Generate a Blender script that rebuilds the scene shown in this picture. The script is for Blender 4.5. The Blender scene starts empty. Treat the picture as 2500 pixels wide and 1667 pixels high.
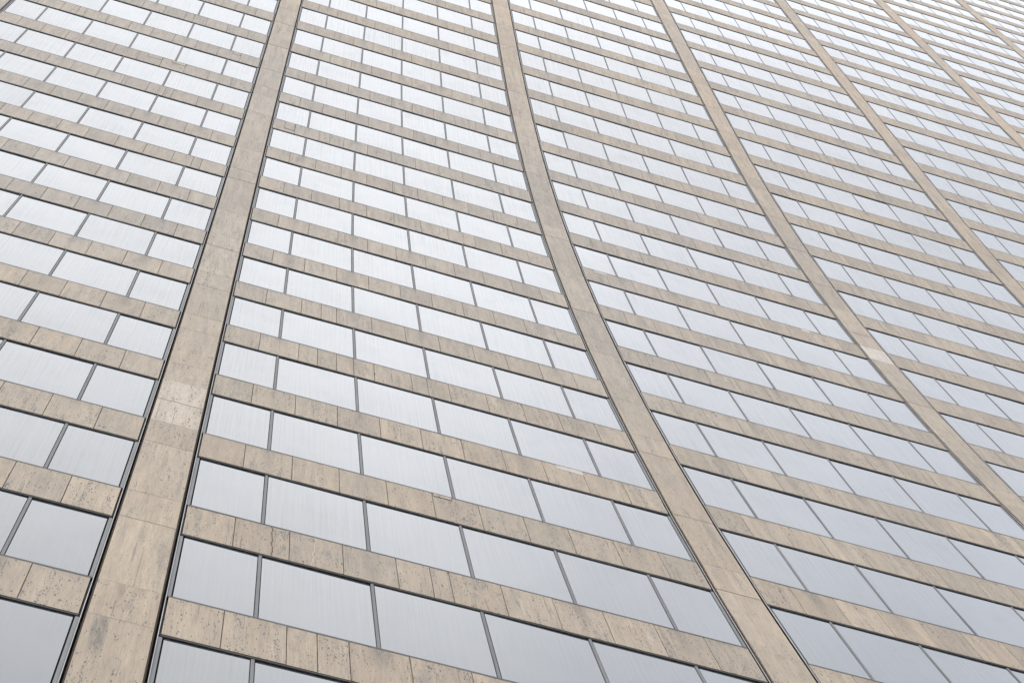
import bpy, math, random
from mathutils import Matrix, Vector
random.seed(11)
scn = bpy.context.scene

# ------------------------------------------------------------------ camera, sky, sun, exposure
CAM_Z = 1.65
RIGHT = Vector((0.9529007743, -0.3000264971, -0.0443194698))
DOWN = Vector((0.2628045479, 0.8897947004, -0.3730940373))
FWD = Vector((0.1513733265, 0.3438742388, 0.9267343869))
LENS = 69.742
cd = bpy.data.cameras.new('camera'); cam = bpy.data.objects.new('camera', cd); scn.collection.objects.link(cam)
cd.sensor_width = 36.0; cd.lens = LENS; cd.clip_start = 0.1; cd.clip_end = 3000
m = Matrix((RIGHT, -DOWN, -FWD)).transposed().to_4x4(); m.translation = (0, 0, CAM_Z); cam.matrix_world = m
scn.camera = cam

SUN_EL, SUN_AZ = math.radians(52), math.radians(-52)      # azimuth from -Y (towards the viewer's back) to +X
SUN_DIR = Vector((math.cos(SUN_EL) * math.sin(SUN_AZ), -math.cos(SUN_EL) * math.cos(SUN_AZ), math.sin(SUN_EL)))
SKY_STRENGTH = 0.1
CLOUD = 24.0
w = bpy.data.worlds.new('World'); scn.world = w; w.use_nodes = True
nt = w.node_tree; N = nt.nodes; L = nt.links; N.clear()
out = N.new('ShaderNodeOutputWorld'); bg = N.new('ShaderNodeBackground'); bg.inputs['Strength'].default_value = SKY_STRENGTH
sky = N.new('ShaderNodeTexSky'); sky.sky_type = 'NISHITA'; sky.sun_disc = False
sky.sun_elevation = SUN_EL; sky.sun_rotation = math.atan2(SUN_DIR.x, SUN_DIR.y); sky.air_density = 1.0; sky.dust_density = 1.5
tc = N.new('ShaderNodeTexCoord')
dot = N.new('ShaderNodeVectorMath'); dot.operation = 'DOT_PRODUCT'; dot.inputs[1].default_value = SUN_DIR
L.new(tc.outputs['Generated'], dot.inputs[0])
glow = N.new('ShaderNodeMapRange'); glow.interpolation_type = 'SMOOTHSTEP'
glow.inputs['From Min'].default_value = 0.40; glow.inputs['From Max'].default_value = 1.0
glow.inputs['To Min'].default_value = 0.86; glow.inputs['To Max'].default_value = 1.22
L.new(dot.outputs['Value'], glow.inputs['Value'])
cn = N.new('ShaderNodeTexNoise'); cn.inputs['Scale'].default_value = 4.6; cn.inputs['Detail'].default_value = 6; cn.inputs['Roughness'].default_value = 0.5
cmap = N.new('ShaderNodeMapping'); cmap.inputs['Location'].default_value = (3.1, 1.7, 0.4); cmap.inputs['Scale'].default_value = (1, 1, 1.6)
L.new(tc.outputs['Generated'], cmap.inputs['Vector']); L.new(cmap.outputs[0], cn.inputs['Vector'])
cr = N.new('ShaderNodeMapRange'); cr.inputs['From Min'].default_value = 0.32; cr.inputs['From Max'].default_value = 0.68
cr.inputs['To Min'].default_value = 0.91; cr.inputs['To Max'].default_value = 1.07
L.new(cn.outputs['Fac'], cr.inputs['Value'])
mul = N.new('ShaderNodeMath'); mul.operation = 'MULTIPLY'; L.new(glow.outputs[0], mul.inputs[0]); L.new(cr.outputs[0], mul.inputs[1])
cl = N.new('ShaderNodeVectorMath'); cl.operation = 'SCALE'
L.new(mul.outputs[0], cl.inputs['Scale'])
# cloud cover: thick on the sun's side, thinner (bluer) away from it
cov = N.new('ShaderNodeMapRange'); cov.inputs['From Min'].default_value = 0.40; cov.inputs['From Max'].default_value = 0.75
cov.inputs['To Min'].default_value = 0.78; cov.inputs['To Max'].default_value = 1.0
L.new(dot.outputs['Value'], cov.inputs['Value'])
tintm = N.new('ShaderNodeMix'); tintm.data_type = 'RGBA'
tintf = N.new('ShaderNodeMapRange'); tintf.inputs['From Min'].default_value = 0.40; tintf.inputs['From Max'].default_value = 0.78; L.new(dot.outputs['Value'], tintf.inputs['Value'])
tintm.inputs[6].default_value = (0.925 * CLOUD, 0.975 * CLOUD, 1.10 * CLOUD, 1); tintm.inputs[7].default_value = (0.985 * CLOUD, 1.0 * CLOUD, 1.03 * CLOUD, 1)
L.new(tintf.outputs[0], tintm.inputs[0]); L.new(tintm.outputs[2], cl.inputs[0])
mx = N.new('ShaderNodeMix'); mx.data_type = 'RGBA'
L.new(cov.outputs[0], mx.inputs[0]); L.new(sky.outputs[0], mx.inputs[6]); L.new(cl.outputs[0], mx.inputs[7])
L.new(mx.outputs[2], bg.inputs['Color']); L.new(bg.outputs[0], out.inputs['Surface'])

sd = bpy.data.lights.new('sun', 'SUN'); sd.energy = 0.8; sd.angle = math.radians(25); sd.color = (1.0, 0.97, 0.92)
so = bpy.data.objects.new('sun', sd); scn.collection.objects.link(so)
so.rotation_euler = SUN_DIR.to_track_quat('Z', 'Y').to_euler(); so.location = SUN_DIR * 200
scn.view_settings.view_transform = 'Standard'; scn.view_settings.look = 'None'
scn.view_settings.gamma = 1.0; scn.view_settings.use_curve_mapping = False
scn.view_settings.exposure = 0.0

# ------------------------------------------------------------------ measures of the facade (metres)
BAY = 9.09                                   # pier to pier
X0 = 0.008                                   # the pier straight above the camera
PY = [11.5956, 12.3686, 13.0887, 13.7552, 14.3675, 14.9253, 15.4277, 15.8739, 16.2631, 16.5945, 16.8678, 17.0835, 17.2439,
      17.3546, 17.4238, 17.4611, 17.4700, 17.4700]
PZ = [19.3213, 23.1543, 26.9884, 30.8237, 34.6603, 38.4981, 42.3372, 46.1775, 50.0191, 53.8621, 57.7064, 61.5519, 65.3988,
      69.2467, 73.0956, 76.9452, 80.7954, 84.6458]
ROW_LO, ROW_HI = -2, 38
prof = {}
for i in range(len(PY)): prof[i] = (PY[i], PZ[i] + CAM_Z)
for i in range(len(PY), ROW_HI + 3): prof[i] = (PY[-1], prof[i - 1][1] + 3.8504)
sl = math.radians(11.4)
for i in range(-1, -6, -1):
    sl += math.radians(0.75)
    prof[i] = (prof[i + 1][0] - 3.91 * math.sin(sl), prof[i + 1][1] - 3.91 * math.cos(sl))
H = 3.85                                     # storey, along the slope
BAND = 0.332 * H                             # height of a stone band
def row_matrix(k, x):
    (y0, z0), (y1, z1) = prof[k], prof[k + 1]
    ang = math.atan2(y1 - y0, z1 - z0); ln = math.hypot(y1 - y0, z1 - z0)
    return Matrix.Translation((x, y0, z0)) @ Matrix.Rotation(-ang, 4, 'X') @ Matrix.Scale(ln / H, 4, Vector((0, 0, 1)))
def bay_x(j): return X0 + j * BAY
def project(p):
    d = Vector(p) - Vector((0, 0, CAM_Z)); zc = d.dot(FWD)
    if zc <= 0.1: return (9, 9)
    f = LENS / 36.0
    return (f * d.dot(RIGHT) / zc, f * d.dot(DOWN) / zc)     # the frame is |u| < 0.5, |v| < 0.3333
def shows(mat, x0, x1, z0, z1, grow=0.0):
    """share of a sampled facade rectangle inside the frame, and its size in the frame"""
    n = 0; pts = []
    for a in range(9):
        for b in range(5):
            u, v = project(mat @ Vector((x0 + (x1 - x0) * a / 8, 0, z0 + (z1 - z0) * b / 4)))
            if abs(u) < 0.5 + grow and abs(v) < 0.3333 + grow: n += 1
            pts.append((u, v))
    a, b, c = pts[0], pts[4], pts[-5]
    area = abs((b[0] - a[0]) * (c[1] - a[1]) - (b[1] - a[1]) * (c[0] - a[0]))
    return n, area

# ------------------------------------------------------------------ node helpers and materials
class NB:
    def __init__(s, name):
        s.m = bpy.data.materials.new(name); s.m.use_nodes = True; s.t = s.m.node_tree; s.t.nodes.clear()
        s.out = s.new('ShaderNodeOutputMaterial'); s.b = s.new('ShaderNodeBsdfPrincipled'); s.link(s.b.outputs[0], s.out.inputs[0])
    def new(s, k): return s.t.nodes.new(k)
    def link(s, a, b): s.t.links.new(a, b)
    def set(s, inp, v):
        if hasattr(v, 'is_output'): s.link(v, inp)
        else: inp.default_value = v
    def math(s, op, a, b=0.0, c=None):
        n = s.new('ShaderNodeMath'); n.operation = op; s.set(n.inputs[0], a); s.set(n.inputs[1], b)
        if c is not None: s.set(n.inputs[2], c)
        return n.outputs[0]
    def vmath(s, op, a, b):
        n = s.new('ShaderNodeVectorMath'); n.operation = op; s.set(n.inputs[0], a); s.set(n.inputs[1], b); return n.outputs[0]
    def rng(s, v, a, b, c, d, smooth=False):
        n = s.new('ShaderNodeMapRange'); n.interpolation_type = 'SMOOTHSTEP' if smooth else 'LINEAR'; s.set(n.inputs[0], v)
        for i, q in enumerate((a, b, c, d)): s.set(n.inputs[i + 1], q)
        return n.outputs[0]
    def mix(s, f, a, b, blend='MIX'):
        n = s.new('ShaderNodeMix'); n.data_type = 'RGBA'; n.blend_type = blend; s.set(n.inputs[0], f); s.set(n.inputs[6], a); s.set(n.inputs[7], b); return n.outputs[2]
    def noise(s, vec, scale, detail=2, rough=0.5, sc=(1, 1, 1)):
        v = s.vmath('MULTIPLY', vec, sc); n = s.new('ShaderNodeTexNoise'); s.link(v, n.inputs['Vector'])
        n.inputs['Scale'].default_value = scale; n.inputs['Detail'].default_value = detail; n.inputs['Roughness'].default_value = rough
        return n.outputs['Fac']
    def rand(s):
        """a random colour per piece: separate objects by their own number, joined pieces by the stored one"""
        oi = s.new('ShaderNodeObjectInfo'); at = s.new('ShaderNodeAttribute'); at.attribute_name = 'rnd'
        v = s.math('ADD', s.math('MULTIPLY', oi.outputs['Random'], 97.13), s.math('MULTIPLY', at.outputs['Fac'], 31.7))
        wn = s.new('ShaderNodeTexWhiteNoise'); wn.noise_dimensions = '1D'; s.link(v, wn.inputs['W']); return wn.outputs['Value'], wn.outputs['Color']
def c4(r, g, b): return (r, g, b, 1.0)

SMUDGES = [(-0.21, 20.45, 0.13, 0.85, 0.85), (-0.07, 22.05, 0.06, 0.35, 0.5), (0.0, 24.3, 0.08, 0.7, 0.45), (0.28, 23.8, 0.08, 0.8, 0.4),
           (0.02, 27.8, 0.08, 0.7, 0.45), (0.30, 26.8, 0.07, 0.8, 0.45), (9.32, 32.0, 0.15, 1.0, 0.35)]      # x, z, half width, half height, strength
def stone(name, c_a, c_b, c_c, pit=1.0, grime=1.0, streak=True):
    s = NB(name); rv, rc = s.rand()
    tcn = s.new('ShaderNodeTexCoord'); geo = s.new('ShaderNodeNewGeometry'); pos = geo.outputs['Position']; ob = tcn.outputs['Object']
    off = s.vmath('MULTIPLY', rc, (91.0, 57.0, 73.0)); v = s.vmath('ADD', ob, off)
    sep = s.new('ShaderNodeSeparateColor'); s.link(rc, sep.inputs[0])
    base = s.mix(s.rng(sep.outputs[0], 0.15, 0.85, 0, 1), c_a, c_b)
    base = s.mix(s.rng(sep.outputs[1], 0.62, 1.0, 0, 0.8), base, c_c)
    # weathering that drifts over the whole wall
    ps = s.new('ShaderNodeSeparateXYZ'); s.link(pos, ps.inputs[0])
    vd_ = s.new('ShaderNodeVectorMath'); vd_.operation = 'DISTANCE'; s.link(pos, vd_.inputs[0]); vd_.inputs[1].default_value = (-1.0, 17.0, 57.0)
    worn = s.rng(s.math('ADD', vd_.outputs['Value'], s.rng(s.noise(pos, 0.12, 3, 0.6), 0.2, 0.8, -10, 10)), 8, 34, 0.5, 0.0, True)
    if not streak: base = s.mix(s.rng(ps.outputs[2], 55, 92, 0, 0.75, True), base, c4(0.305, 0.226, 0.148))
    big = s.noise(pos, 0.075, 3, 0.5); base = s.mix(s.math('MINIMUM', s.math('ADD', s.rng(big, 0.47, 0.68, 0, 0.40, True), worn), 0.8), base, c4(0.222, 0.190, 0.150))
    br = s.rng(sep.outputs[2], 0, 1, 0.92, 1.08)
    # bedding of the travertine: runs up the slab
    vein = s.noise(v, 1.0, 4, 0.6, (7.5, 7.5, 0.55)); fine = s.noise(v, 1.0, 4, 0.75, (52, 52, 3.0)); cloud = s.noise(v, 2.6, 3, 0.55)
    k = s.math('MULTIPLY', br, s.rng(vein, 0.25, 0.75, 0.80, 1.17)); k = s.math('MULTIPLY', k, s.rng(fine, 0.25, 0.75, 0.74, 1.22))
    k = s.math('MULTIPLY', k, s.rng(cloud, 0.2, 0.8, 0.95, 1.05))
    sc = s.new('ShaderNodeVectorMath'); sc.operation = 'SCALE'; s.link(base, sc.inputs[0]); s.link(k, sc.inputs['Scale']); col = sc.outputs[0]
    # grey runs of dirt
    run = s.noise(v, 1.0, 5, 0.7, (7.5, 7.5, 0.5)); patch = s.noise(v, 1.7, 2, 0.5)
    rf = s.math('MULTIPLY', s.rng(run, 0.50, 0.66, 0, 1, True), s.rng(patch, 0.47, 0.64, 0, 1, True))
    col = s.mix(s.math('MULTIPLY', s.math('MULTIPLY', rf, s.rng(fine, 0.38, 0.58, 0.2, 1.0)), 0.78 * grime), col, c4(0.125, 0.114, 0.100))
    if streak:      # water runs down the stone under every mullion and gathers at the top edge
        sx = s.new('ShaderNodeSeparateXYZ'); s.link(pos, sx.inputs[0]); so_ = s.new('ShaderNodeSeparateXYZ'); s.link(ob, so_.inputs[0])
        u = s.math('DIVIDE', s.math('SUBTRACT', sx.outputs[0], X0), BAY / 6); fr = s.math('ABSOLUTE', s.math('SUBTRACT', s.math('FRACT', s.math('ADD', u, 0.5)), 0.5))
        wob = s.noise(pos, 1.0, 3, 0.6, (9, 9, 0.9))
        near = s.rng(s.math('ADD', fr, s.math('MULTIPLY', s.math('SUBTRACT', wob, 0.5), 0.13)), 0.0, 0.13, 1, 0, True)
        down = s.rng(so_.outputs[2], BAND * 0.05, BAND, 0.18, 1.0, True)
        some = s.rng(s.noise(pos, 0.55, 1, 0.5), 0.36, 0.62, 0.15, 1.0, True)
        col = s.mix(s.math('MULTIPLY', s.math('MULTIPLY', near, down), s.math('MULTIPLY', s.math('MULTIPLY', some, s.rng(fine, 0.40, 0.58, 0.10, 1.0)), 0.85 * grime)), col, c4(0.090, 0.079, 0.064))
        edge = s.math('MULTIPLY', s.rng(so_.outputs[2], BAND * 0.80, BAND, 0, 1, True), s.rng(s.noise(pos, 1.0, 3, 0.6, (3.5, 3.5, 1.5)), 0.46, 0.70, 0, 1, True))
        col = s.mix(s.math('MULTIPLY', s.math('MULTIPLY', edge, s.rng(fine, 0.40, 0.58, 0.2, 1.0)), 0.75), col, c4(0.125, 0.111, 0.094))
        low = s.math('MULTIPLY', s.rng(so_.outputs[2], 0.0, BAND * 0.30, 1, 0, True), s.rng(s.noise(pos, 1.0, 3, 0.6, (2.2, 2.2, 1.5)), 0.42, 0.68, 0, 1, True))
        col = s.mix(s.math('MULTIPLY', low, 0.35), col, c4(0.21, 0.160, 0.118))
    else:
        for sx_, sz_, rx_, rz_, am in SMUDGES:
            q = s.vmath('DIVIDE', s.vmath('SUBTRACT', pos, (sx_, 0, sz_)), (rx_, 1e6, rz_)); ln = s.new('ShaderNodeVectorMath'); ln.operation = 'LENGTH'; s.link(q, ln.inputs[0])
            f = s.math('MULTIPLY', s.rng(s.math('ADD', ln.outputs['Value'], s.math('MULTIPLY', s.math('SUBTRACT', vein, 0.5), 1.2)), 0.25, 1.0, 1, 0, True), s.rng(fine, 0.40, 0.56, 0.05, 1.0))
            col = s.mix(s.math('MULTIPLY', f, am), col, c4(0.075, 0.066, 0.052))
    # open pores, in drawn-out swarms
    swarm = s.rng(s.noise(v, 1.0, 3, 0.6, (3.2, 3.2, 0.8)), 0.40, 0.60, 0.0, 1.0, True)
    line = s.rng(s.noise(v, 1.0, 2, 0.55, (16, 16, 0.6)), 0.50, 0.64, 0.0, 1.0, True)
    many = s.math('ADD', 0.06, s.math('ADD', s.math('MULTIPLY', swarm, 0.16), s.math('MULTIPLY', s.math('MULTIPLY', swarm, line), 0.85)))
    wn = s.new('ShaderNodeTexNoise'); s.link(v, wn.inputs['Vector']); wn.inputs['Scale'].default_value = 45; wn.inputs['Detail'].default_value = 2
    vd = s.vmath('ADD', v, s.vmath('MULTIPLY', s.vmath('SUBTRACT', wn.outputs['Color'], (0.5, 0.5, 0.5)), (0.035, 0.0, 0.09)))
    def pores(sc, r_max, power):
        vo = s.new('ShaderNodeTexVoronoi'); vo.inputs['Scale'].default_value = 1.0; s.link(s.vmath('MULTIPLY', vd, sc), vo.inputs['Vector'])
        cs = s.new('ShaderNodeSeparateColor'); s.link(vo.outputs['Color'], cs.inputs[0])
        on = s.math('LESS_THAN', cs.outputs[0], many); r = s.math('MULTIPLY', s.math('POWER', cs.outputs[1], power), r_max)
        return s.math('MULTIPLY', on, s.rng(s.math('SUBTRACT', r, vo.outputs['Distance']), 0.0, 0.04, 0, 1))
    h1 = pores((46, 46, 8), 0.36, 1.2); h2 = pores((80, 80, 14), 0.50, 0.7); h3 = s.math('MULTIPLY', pores((13, 13, 40), 0.30, 3.0), 0.9)
    h3 = s.math('MAXIMUM', h3, s.math('MULTIPLY', pores((15, 15, 5), 0.32, 2.2), 0.8))
    crack = s.math('MULTIPLY', s.rng(s.noise(v, 1.0, 3, 0.6, (24, 24, 0.42)), 0.665, 0.70, 0, 0.6), s.rng(fine, 0.35, 0.5, 0.3, 1.0))
    holes = s.math('MAXIMUM', s.math('MAXIMUM', s.math('MAXIMUM', h1, h2), h3), crack)
    col = s.mix(s.math('MULTIPLY', s.math('MULTIPLY', swarm, s.math('MULTIPLY', line, s.rng(fine, 0.35, 0.6, 0.3, 1.0))), 0.42 * grime), col, c4(0.16, 0.140, 0.118))
    col = s.mix(s.math('MULTIPLY', holes, 0.90 * pit), col, c4(0.032, 0.025, 0.019))
    # pale mineral flecks
    fl = s.rng(s.noise(v, 1.0, 2, 0.5, (24, 24, 11)), 0.775, 0.81, 0, 0.7); col = s.mix(fl, col, c4(0.48, 0.44, 0.39))
    s.link(col, s.b.inputs['Base Color']); s.b.inputs['Roughness'].default_value = 0.62
    s.b.inputs['Specular IOR Level'].default_value = 0.32
    bh = s.math('SUBTRACT', s.math('MULTIPLY', fine, 0.25), holes); bp = s.new('ShaderNodeBump'); bp.inputs['Strength'].default_value = 0.5; bp.inputs['Distance'].default_value = 0.006
    s.link(bh, bp.inputs['Height']); s.link(bp.outputs[0], s.b.inputs['Normal'])
    return s.m
M_BAND = stone('band_travertine', c4(0.256, 0.196, 0.133), c4(0.232, 0.185, 0.132), c4(0.276, 0.217, 0.151))
M_PIER = stone('pier_travertine', c4(0.260, 0.201, 0.137), c4(0.244, 0.192, 0.135), c4(0.280, 0.220, 0.153), pit=0.9, grime=0.9, streak=False)
M_PALE = stone('pale_travertine', c4(0.305, 0.250, 0.188), c4(0.297, 0.245, 0.186), c4(0.313, 0.257, 0.193), pit=1.15, grime=0.6, streak=False)
M_NEW = stone('new_travertine', c4(0.385, 0.335, 0.285), c4(0.375, 0.328, 0.278), c4(0.395, 0.345, 0.292), pit=0.6, grime=0.4, streak=False)

def metal(name, col, rough, metallic, var=0.12):
    s = NB(name); rv, rc = s.rand(); pos = s.new('ShaderNodeNewGeometry').outputs['Position']
    n = s.noise(pos, 1.0, 3, 0.6, (14, 14, 1.6)); n2 = s.noise(pos, 0.9, 2, 0.5)
    k = s.math('MULTIPLY', s.rng(n, 0.2, 0.8, 1 - var, 1 + var), s.math('MULTIPLY', s.rng(n2, 0.3, 0.7, 0.92, 1.06), s.rng(rv, 0, 1, 0.94, 1.05)))
    sc = s.new('ShaderNodeVectorMath'); sc.operation = 'SCALE'; sc.inputs[0].default_value = col; s.link(k, sc.inputs['Scale'])
    s.link(sc.outputs[0], s.b.inputs['Base Color']); s.b.inputs['Metallic'].default_value = metallic
    s.link(s.rng(n, 0.2, 0.8, rough - 0.08, rough + 0.1), s.b.inputs['Roughness'])
    s.b.inputs['Specular IOR Level'].default_value = 0.06
    return s.m
M_HEAD = metal('head_aluminium', (0.085, 0.082, 0.079), 0.6, 0.1)
M_JAMB = metal('jamb_aluminium', (0.17, 0.17, 0.168), 0.6, 0.1)
M_MULL = metal('mullion_aluminium', (0.14, 0.14, 0.139), 0.6, 0.1)
M_RAIL = metal('rail_aluminium', (0.07, 0.066, 0.060), 0.6, 0.1)
M_SLOT = metal('slot_aluminium', (0.05, 0.048, 0.046), 0.6, 0.1)
M_FLANGE = metal('flange_aluminium', (0.34, 0.335, 0.33), 0.5, 0.1)
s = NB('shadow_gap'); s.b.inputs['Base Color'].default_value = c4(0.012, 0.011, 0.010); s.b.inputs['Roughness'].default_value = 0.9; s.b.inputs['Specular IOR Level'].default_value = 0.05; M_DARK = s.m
s = NB('joint_mortar'); s.b.inputs['Base Color'].default_value = c4(0.060, 0.046, 0.034); s.b.inputs['Roughness'].default_value = 0.9; s.b.inputs['Specular IOR Level'].default_value = 0.05; M_JOINT = s.m

def glass():
    s = NB('coated_glass'); rv, rc = s.rand()
    pos = s.new('ShaderNodeNewGeometry').outputs['Position']; ob = s.new('ShaderNodeTexCoord').outputs['Object']
    v = s.vmath('ADD', pos, s.vmath('MULTIPLY', rc, (13.0, 0, 0)))
    f1 = s.noise(v, 1.0, 4, 0.7, (22, 0, 0.20)); f2 = s.noise(v, 1.0, 2, 0.6, (60, 0, 0.55)); soft = s.noise(v, 1.1, 3, 0.55, (1, 1, 0.5))
    film = s.math('MULTIPLY', s.rng(f1, 0.36, 0.64, 0.0, 1.0), s.rng(f2, 0.3, 0.7, 0.35, 1.0))
    col = s.mix(s.math('MULTIPLY', film, 0.3), c4(0.018, 0.022, 0.026), c4(0.075, 0.077, 0.078))
    s.link(col, s.b.inputs["Base Color"]); s.b.inputs["IOR"].default_value = 1.54
    s.b.inputs['Roughness'].default_value = 0.03
    tint = s.mix(s.rng(rv, 0, 1, 0, 1), c4(0.90, 0.92, 0.95), c4(1, 1, 1))
    s.link(tint, s.b.inputs['Specular Tint'])
    dust = s.new('ShaderNodeBsdfDiffuse'); dust.inputs['Color'].default_value = c4(0.165, 0.170, 0.178)
    amt = s.math('MULTIPLY', s.math('MULTIPLY', film, s.rng(s.noise(pos, 0.45, 3, 0.6), 0.35, 0.65, 0.09, 0.24)), s.rng(rv, 0, 1, 0.6, 1.15))
    amt = s.math('ADD', amt, s.rng(soft, 0.45, 0.75, 0.0, 0.06, True))
    mxs = s.new('ShaderNodeMixShader'); s.link(amt, mxs.inputs[0]); s.link(s.b.outputs[0], mxs.inputs[1]); s.link(dust.outputs[0], mxs.inputs[2]); s.link(mxs.outputs[0], s.out.inputs[0])
    return s.m
M_GLASS = glass()
s = NB('pavement_concrete'); n = s.noise(s.new('ShaderNodeNewGeometry').outputs['Position'], 0.8, 4, 0.6)
s.link(s.mix(s.rng(n, 0.3, 0.7, 0, 1), c4(0.20, 0.195, 0.185), c4(0.27, 0.262, 0.25)), s.b.inputs['Base Color']); s.b.inputs['Roughness'].default_value = 0.85; M_PAVE = s.m
s = NB('roof_concrete'); s.b.inputs['Base Color'].default_value = c4(0.3, 0.29, 0.27); s.b.inputs['Roughness'].default_value = 0.9; M_CORE = s.m

# ------------------------------------------------------------------ mesh helpers. Local axes: x along the wall, z up the slope, y into the wall
class MB:
    def __init__(s): s.v = []; s.f = []; s.mi = []; s.r = []; s.mats = []
    def mat(s, mt):
        if mt not in s.mats: s.mats.append(mt)
        return s.mats.index(mt)
    def box(s, x0, x1, d0, d1, z0, z1, mt, c=0.0, r=0.0):
        """d0 front (outermost) and d1 back, as depth into the wall; c is a chamfer round the front"""
        i = len(s.v); k = s.mat(mt)
        s.v += [(x0 + c, d0, z0 + c), (x1 - c, d0, z0 + c), (x1 - c, d0, z1 - c), (x0 + c, d0, z1 - c)]
        rings = [(x0, d0 + c, z0, x1, z1)] if c else []
        rings.append((x0, d1, z0, x1, z1))
        for a, d, b, e, g in rings: s.v += [(a, d, b), (e, d, b), (e, d, g), (a, d, g)]
        fs = [(i, i + 1, i + 2, i + 3)]
        for q in range(len(rings)):
            o = i + 4 * q
            for e in range(4): fs.append((o + e, o + 4 + e, o + 4 + (e + 1) % 4, o + (e + 1) % 4))
        o = i + 4 * len(rings); fs.append((o + 3, o + 2, o + 1, o))
        s.f += fs; s.mi += [k] * len(fs); s.r += [r] * len(fs)
    def mesh(s, name):
        me = bpy.data.meshes.new(name); me.from_pydata(s.v, [], s.f)
        for mt in s.mats: me.materials.append(mt)
        me.polygons.foreach_set('material_index', s.mi)
        a = me.attributes.new('rnd', 'FLOAT', 'FACE'); a.data.foreach_set('value', s.r)
        me.update(); return me
def box_mesh(name, *a, **kw):
    b = MB(); b.box(*a, **kw); return b.mesh(name)
def link(name, me, parent=None, loc=None, mat=None):
    o = bpy.data.objects.new(name, me); scn.collection.objects.link(o)
    if parent is not None: o.parent = parent
    if mat is not None: o.matrix_basis = mat
    if loc is not None: o.location = loc
    return o

# ------------------------------------------------------------------ the ground
b = MB(); b.v = [(-120, -100, 0), (180, -100, 0), (180, 110, 0), (-120, 110, 0)]; b.f = [(0, 1, 2, 3)]; b.mi = [0]; b.r = [0]; b.mats = [M_PAVE]
o = link('pavement', b.mesh('pavement')); o['kind'] = 'structure'; o['label'] = 'grey concrete pavement at the foot of the tower'

# ------------------------------------------------------------------ the air
hm = bpy.data.materials.new('air_haze'); hm.use_nodes = True; hm.node_tree.nodes.clear()
ho = hm.node_tree.nodes.new('ShaderNodeOutputMaterial'); hv = hm.node_tree.nodes.new('ShaderNodeVolumePrincipled')
hv.inputs['Color'].default_value = c4(0.93, 0.95, 0.97); hv.inputs['Density'].default_value = 0.0002; hv.inputs['Anisotropy'].default_value = 0.3
hm.node_tree.links.new(hv.outputs[0], ho.inputs['Volume'])
b = MB(); b.box(-130, 190, -110, 120, -1.0, 176, hm)
o = link('haze', b.mesh('haze')); o['kind'] = 'stuff'; o['label'] = 'thin grey haze that softens the upper floors'

# ------------------------------------------------------------------ the tower
tower = bpy.data.objects.new('office_tower', None); scn.collection.objects.link(tower); tower.location = (0, 0, 0)
tower['category'] = 'building'
tower['label'] = 'tall office tower with a curved face of beige stone bands, piers and reflective glass strips'

J0, J1 = -2, 8                               # piers from J0 to J1
# solid body behind the cladding, with the stone foot of the wall under the lowest strip
ks = sorted(k for k in prof if k <= ROW_HI + 1)
line = [(prof[k][0] + 0.22 , prof[k][1]) for k in ks]; line.insert(0, (line[0][0] - 0.3, 0.0))
xa, xb, yb = bay_x(J0) - 0.45, bay_x(J1) + 0.45, 52.0
b = MB(); n = len(line)
for y, z in line: b.v += [(xa, y, z), (xb, y, z), (xb, yb, z), (xa, yb, z)]
for i in range(n - 1):
    o = 4 * i
    for e in range(4): b.f.append((o + e, o + (e + 1) % 4, o + 4 + (e + 1) % 4, o + 4 + e))
o = 4 * (n - 1); b.f.append((o, o + 1, o + 2, o + 3)); b.mi = [0] * len(b.f); b.r = [0] * len(b.f); b.mats = [M_CORE]
link('wall_core', b.mesh('wall_core'), tower)
b = MB()
for k in range(-5, ROW_LO):
    (y0, z0), (y1, z1) = prof[k], prof[k + 1]
    i = len(b.v); b.v += [(xa, y0, z0), (xb, y0, z0), (xb, y1, z1), (xa, y1, z1)]; b.f.append((i, i + 1, i + 2, i + 3)); b.mi.append(0); b.r.append(k)
i = len(b.v); y0, z0 = prof[-5]; b.v += [(xa, y0 - 0.3, 0), (xb, y0 - 0.3, 0), (xb, y0, z0), (xa, y0, z0)]; b.f.append((i, i + 1, i + 2, i + 3)); b.mi.append(0); b.r.append(9)
b.mats = [M_PIER]; link('base_wall', b.mesh('base_wall'), tower)

# positions across a bay, in metres from the pier's middle
SX0, SX1 = 0.0507 * BAY, 0.9493 * BAY
EDGES = [SX0] + [(i + 0.5) / 12 * BAY for i in range(1, 11)] + [SX1]
MUL = [i / 6 * BAY for i in range(1, 6)]
GX0, GX1 = 0.0548 * BAY, 0.9452 * BAY
MW = 0.021                                   # half a mullion
PANES = [(a, c) for a, c in zip([GX0] + [x + MW for x in MUL], [x - MW for x in MUL] + [GX1])]
G = 0.0045                                   # half a stone joint
Z_S0, Z_S1 = 0.0, BAND - 0.012               # stone of a band
Z_G0, Z_G1 = BAND + 0.070, H - 0.022         # glass
Z_R = H - 0.040                              # underside of the head rail

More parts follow.
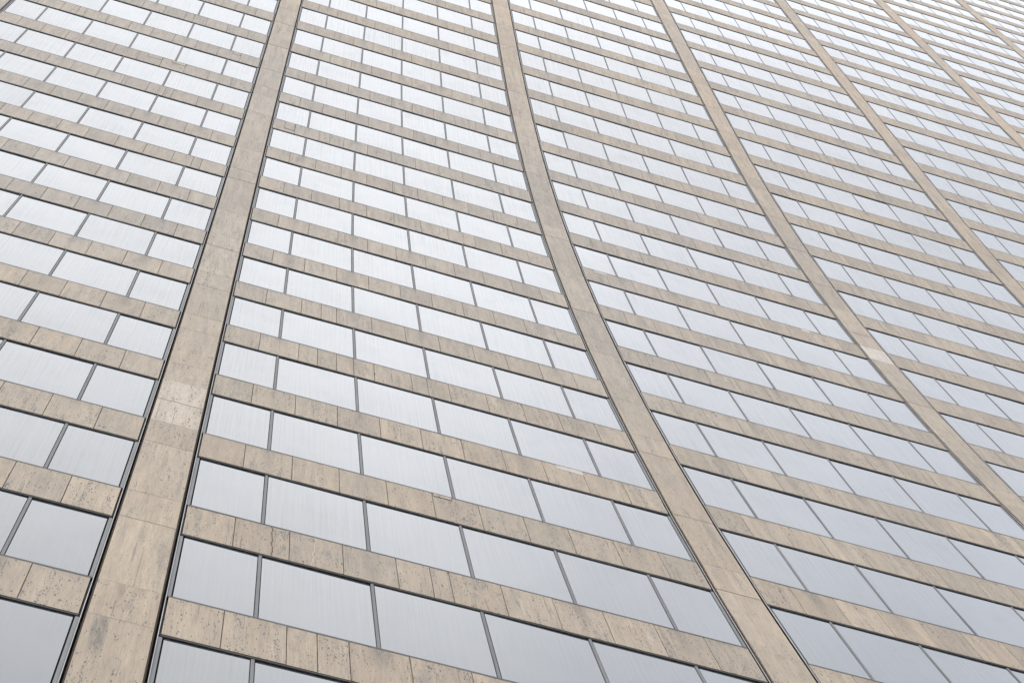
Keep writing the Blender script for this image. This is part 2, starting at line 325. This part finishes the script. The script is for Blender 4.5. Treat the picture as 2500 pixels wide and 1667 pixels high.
me_back = MB(); me_back.box(SX0 + 0.01, SX1 - 0.01, 0.026, 0.21, 0.022, BAND - 0.02, M_JOINT); me_back.box(SX0, SX1, 0.002, 0.027, -0.008, -0.001, M_DARK); me_back = me_back.mesh('spandrel_backing')
b = MB()
b.box(SX0 - 0.02, SX1 + 0.02, 0.060, 0.21, BAND - 0.018, H + 0.020, M_DARK)            # back of the strip
b.box(SX0 - 0.02, SX1 + 0.02, 0.019, 0.060, H - 0.036, H + 0.020, M_DARK)  # head, in the shade of the stone above
b.box(SX0 - 0.02, SX1 + 0.02, 0.018, 0.060, BAND + 0.01, BAND + 0.072, M_DARK)             # dark gasket strip above the sill
me_frame = b.mesh('window_frame')
me_sill = box_mesh('sill', SX0, SX1, 0.003, 0.017, BAND - 0.006, BAND + 0.058, M_RAIL, c=0.002)
me_head = box_mesh('head_rail', SX0, SX1, 0.006, 0.018, H - 0.034, H - 0.006, M_HEAD, c=0.002)
JW = GX0 - 0.0484 * BAY
me_jamb = {1: box_mesh('jamb', 0.0, JW - 0.009, 0.020, 0.062, BAND + 0.060, H - 0.038, M_JAMB, c=0.003)}
me_mull = box_mesh('mullion', -MW, MW, 0.016, 0.062, BAND + 0.060, H - 0.038, M_MULL, c=0.003)
panel_cache = {}
def panel_mesh(wd, mt, z0=Z_S0, z1=Z_S1, d0=0.0, d1=0.028):
    key = (round(wd, 3), mt.name, round(z0, 3), round(z1, 3), d0)
    if key not in panel_cache: panel_cache[key] = box_mesh('stone_panel', 0, wd, d0, d1, z0, z1, mt, c=0.004)
    return panel_cache[key]
pane_cache = {}
def pane_mesh(wd):
    key = round(wd, 3)
    if key not in pane_cache:
        hz = (Z_G1 - Z_G0) / 2; pane_cache[key] = box_mesh('window_pane', -wd / 2, wd / 2, 0.0, 0.012, -hz, hz, M_GLASS)
    return pane_cache[key]

cells = []
for j in range(J0, J1):
    for k in range(ROW_LO, ROW_HI + 1):
        mt = row_matrix(k, bay_x(j)); n, ar = shows(mt, 0, BAY, 0, H); ng, _ = shows(mt, 0, BAY, 0, H, 0.13)
        if ng: cells.append((j, k, mt, n, ar))
cells.sort(key=lambda c: (-1 if c[3] else 0, -c[4]))
CAP = 300
n_panel = n_pane = n_mull = 0
jitter = random.Random(5)
spandrels = {}
for j, k, mt, seen, ar in cells:
    # --- a stone band and its panels
    sp = link('spandrel', me_back, tower, mat=mt); spandrels[(j, k)] = sp
    pieces = []
    ed = [SX0] + [x + jitter.gauss(0, 0.006) for x in EDGES[1:-1]] + [SX1]
    for i in range(11):
        a, c = ed[i], ed[i + 1]
        cut = None
        if jitter.random() < 0.06 and 0 < i < 10: cut = a + (c - a) * jitter.uniform(0.3, 0.7)
        pieces += [(a, cut), (cut, c)] if cut else [(a, c)]
    loose = []
    for a, c in pieces:
        d = jitter.uniform(-0.0025, 0.0015)
        if seen and n_panel < CAP and shows(mt, a, c, 0, BAND)[0]:
            o = link('stone_panel', panel_mesh(c - a - 2 * G, M_BAND), sp, (a + G, d, 0)); o.rotation_euler = (jitter.uniform(-.0012, .0012), 0, jitter.uniform(-.002, .002)); n_panel += 1
        else: loose.append((a, c, d))
    if loose:
        b = MB()
        for a, c, d in loose: b.box(a + G, c - G, d, 0.027, Z_S0, Z_S1, M_BAND, c=0.004, r=jitter.random())
        o = link('stone_cladding', b.mesh('stone_cladding'), sp); o['kind'] = 'stuff'
    # --- a strip of windows
    wf = link('window_strip', me_frame, tower, mat=mt)
    link('sill', me_sill, wf); link('head_rail', me_head, wf)
    link('jamb', me_jamb[1], wf, (0.0484 * BAY, 0, 0)); link('jamb', me_jamb[1], wf, (BAY - GX0 + 0.009, 0, 0))
    loose = []
    for a, c in PANES:
        g = 0.011
        rx, rz = jitter.gauss(0, 0.0020), jitter.gauss(0, 0.0020); wd = c - a - 2 * g; loc = ((a + c) / 2, 0.025, (Z_G0 + Z_G1) / 2)
        if seen and n_pane < CAP and shows(mt, a, c, Z_G0, Z_G1)[0]:
            o = link('window_pane', pane_mesh(wd), wf, loc); o.rotation_euler = (rx, 0, rz); n_pane += 1
        else: loose.append((wd, loc, rx, rz))
    if loose:
        b = MB()
        for wd, loc, rx, rz in loose:
            i0 = len(b.v); hz = (Z_G1 - Z_G0) / 2; b.box(-wd / 2, wd / 2, 0.0, 0.012, -hz, hz, M_GLASS, r=jitter.random())
            R = Matrix.Translation(loc) @ Matrix.Rotation(rz, 4, 'Z') @ Matrix.Rotation(rx, 4, 'X')
            for q in range(i0, len(b.v)): b.v[q] = tuple(R @ Vector(b.v[q]))
        o = link('window_glazing', b.mesh('window_glazing'), wf); o['kind'] = 'stuff'
    loose = []
    for x in MUL:
        if seen and n_mull < CAP and shows(mt, x - MW, x + MW, Z_G0, Z_G1)[0]: link('mullion', me_mull, wf, (x, 0, 0)); n_mull += 1
        else: loose.append(x)
    if loose:
        b = MB()
        for x in loose: b.box(x - MW, x + MW, 0.016, 0.062, BAND + 0.060, H - 0.038, M_MULL, c=0.003, r=jitter.random())
        o = link('mullion_bars', b.mesh('mullion_bars'), wf); o['kind'] = 'stuff'

# --- piers: dark slot, two thin metal flanges, stone slabs
PH = 0.0415 * BAY
def loft(rows, x0, x1, d0, d1, mt):
    """an open-backed bar up the whole curve"""
    b = MB(); b.mats = [mt]
    for q, k in enumerate(rows):
        mtx = row_matrix(k, 0); 
        if k > ROW_LO:
            m2 = row_matrix(k - 1, 0); up = lambda x, d: (mtx @ Vector((x, d, 0)) + m2 @ Vector((x, d, H))) / 2
        else: up = lambda x, d: mtx @ Vector((x, d, 0))
        for x, d in ((x0, d1), (x0, d0), (x1, d0), (x1, d1)): b.v.append(tuple(up(x, d)))
    for q in range(len(rows) - 1):
        o = 4 * q
        for e in range(3): b.f.append((o + e, o + e + 1, o + 5 + e, o + 4 + e))
    b.mi = [0] * len(b.f); b.r = [0] * len(b.f); return b
rows = list(range(ROW_LO, ROW_HI + 1))
def pier_backing():
    b = loft(rows, -SX0 - 0.004, SX0 + 0.004, 0.16, 0.21, M_DARK)
    c = loft(rows, -0.0438 * BAY, 0.0438 * BAY, 0.010, 0.16, M_JOINT)
    n0 = len(b.v); b.v += c.v; b.f += [tuple(i + n0 for i in f) for f in c.f]; b.mats.append(M_JOINT); b.mi += [1] * len(c.f); b.r += c.r
    return b.mesh('pier_backing')
me_pier = pier_backing()
me_flange = {}
for sgn in (-1, 1):
    a, c = sorted((sgn * 0.0471 * BAY, sgn * 0.0481 * BAY)); b = loft(rows, a, c, -0.004, 0.006, M_FLANGE); f_ = loft(rows, a, c, 0.006, 0.16, M_DARK)  # bright front cap; slot shade put into the flange sides as near-black
    n0 = len(b.v); b.v += f_.v; b.f += [tuple(i + n0 for i in f) for f in f_.f]; b.mats.append(M_DARK); b.mi += [1] * len(f_.f); b.r += f_.r
    a, c = sorted((sgn * 0.0483 * BAY, sgn * 0.0503 * BAY)); e = loft(rows, a, c, 0.045, 0.16, M_SLOT)
    n0 = len(b.v); b.v += e.v; b.f += [tuple(i + n0 for i in f) for f in e.f]; b.mats.append(M_SLOT); b.mi += [2] * len(e.f); b.r += e.r
    me_flange[sgn] = b.mesh('edge_flange')
NEW_SLAB = (2, 8)
for j in range(J0, J1 + 1):
    vis = [k for k in rows if shows(row_matrix(k, bay_x(j)), -PH, PH, 0, H, 0.22)[0]]
    if not vis: continue
    pr = link('stone_pier', me_pier, tower, (bay_x(j), 0, 0))
    for sgn in (-1, 1): link('edge_flange', me_flange[sgn], pr)
    for k in rows:
        mtx = row_matrix(k, 0)
        cuts = [0.020, 0.335, 1.020]
        if jitter.random() < (0.14 if k > 3 or j else 0) or (j, k) == (0, 2): cuts.insert(2, 0.335 + 0.685 * 0.5)
        for a, c in zip(cuts[:-1], cuts[1:]):
            if not shows(row_matrix(k, bay_x(j)), -PH, PH, a * H, c * H, 0.22)[0]: continue
            fresh = (j, k) == NEW_SLAB and a < 0.1
            me = panel_mesh(2 * PH, M_NEW if fresh else M_PALE if (j, k) == (0, 2) and a > 0.1 else M_PIER, a * H + 0.003, c * H - 0.003, 0.0, 0.026)
            o = link('stone_slab', me, pr, mat=mtx @ Matrix.Translation((-PH, -0.012 + jitter.uniform(-.002, .002), 0)) @ Matrix.Rotation(jitter.uniform(-.001, .001), 4, 'X'))
            if fresh: o['label'] = 'pale newly replaced stone slab'

# --- small repairs let into the bands, and mineral veins in two slabs (x in bays, t in storeys)
def repair(j, k, x0, x1, t0, t1, mt, outline):
    b = MB(); a, c, z0, z1 = x0 * BAY, x1 * BAY, t0 * H, min(t1 * H, Z_S1)
    if outline: b.box(a - 0.009, c + 0.009, -0.0045, 0.010, z0 - 0.014, z1 + 0.001, M_JOINT)
    b.box(a, c, -0.006, 0.010, z0, z1, mt, c=0.001)
    o = link('repair_patch', b.mesh('repair_patch'), spandrels[(j, k)]); o['label'] = 'pale new stone let into the band' if mt == M_NEW else 'small stone repair with dark joints round it'
for q in ((0, 3, 0.738, 0.792, 0.268, 0.332, M_NEW, False), (1, 8, 0.089, 0.127, 0.245, 0.332, M_NEW, False), (1, 8, 0.762, 0.790, 0.275, 0.332, M_NEW, False),
          (-1, 11, 0.573, 0.622, 0.225, 0.332, M_BAND, True), (-1, 11, 0.658, 0.706, 0.25, 0.332, M_BAND, True), (0, 10, 0.090, 0.1235, 0.09, 0.332, M_BAND, True),
          (-1, 12, 0.847, 0.874, 0.24, 0.332, M_BAND, True), (0, 2, 0.4600, 0.4930, 0.295, 0.332, M_BAND, True)): repair(*q)
def vein_strip(j, k, xa, xb, wd, mt):
    b = MB(); r2 = random.Random(k); n = 14; pts = []
    for i in range(n + 1):
        u = i / n; pts.append(((xa + (xb - xa) * u) * BAY + r2.uniform(-.018, .018), Z_S1 - u * (Z_S1 - 0.02)))
    for (x, z), (x2, z2) in zip(pts[:-1], pts[1:]):
        i = len(b.v); b.v += [(x, -0.0042, z), (x2, -0.0042, z2), (x2 + wd, -0.0042, z2), (x + wd, -0.0042, z)]; b.f.append((i, i + 1, i + 2, i + 3)); b.mi.append(0); b.r.append(0)
    b.mats = [mt]; link('mineral_vein', b.mesh('mineral_vein'), spandrels[(j, k)])
vein_strip(0, 2, 0.245, 0.253, 0.010, M_NEW); vein_strip(0, 1, 0.248, 0.242, 0.012, M_NEW); vein_strip(0, 1, 0.180, 0.183, 0.010, M_JOINT)
print('cells', len(cells), 'panels', n_panel, 'panes', n_pane, 'mullions', n_mull, 'objects', len(bpy.data.objects))
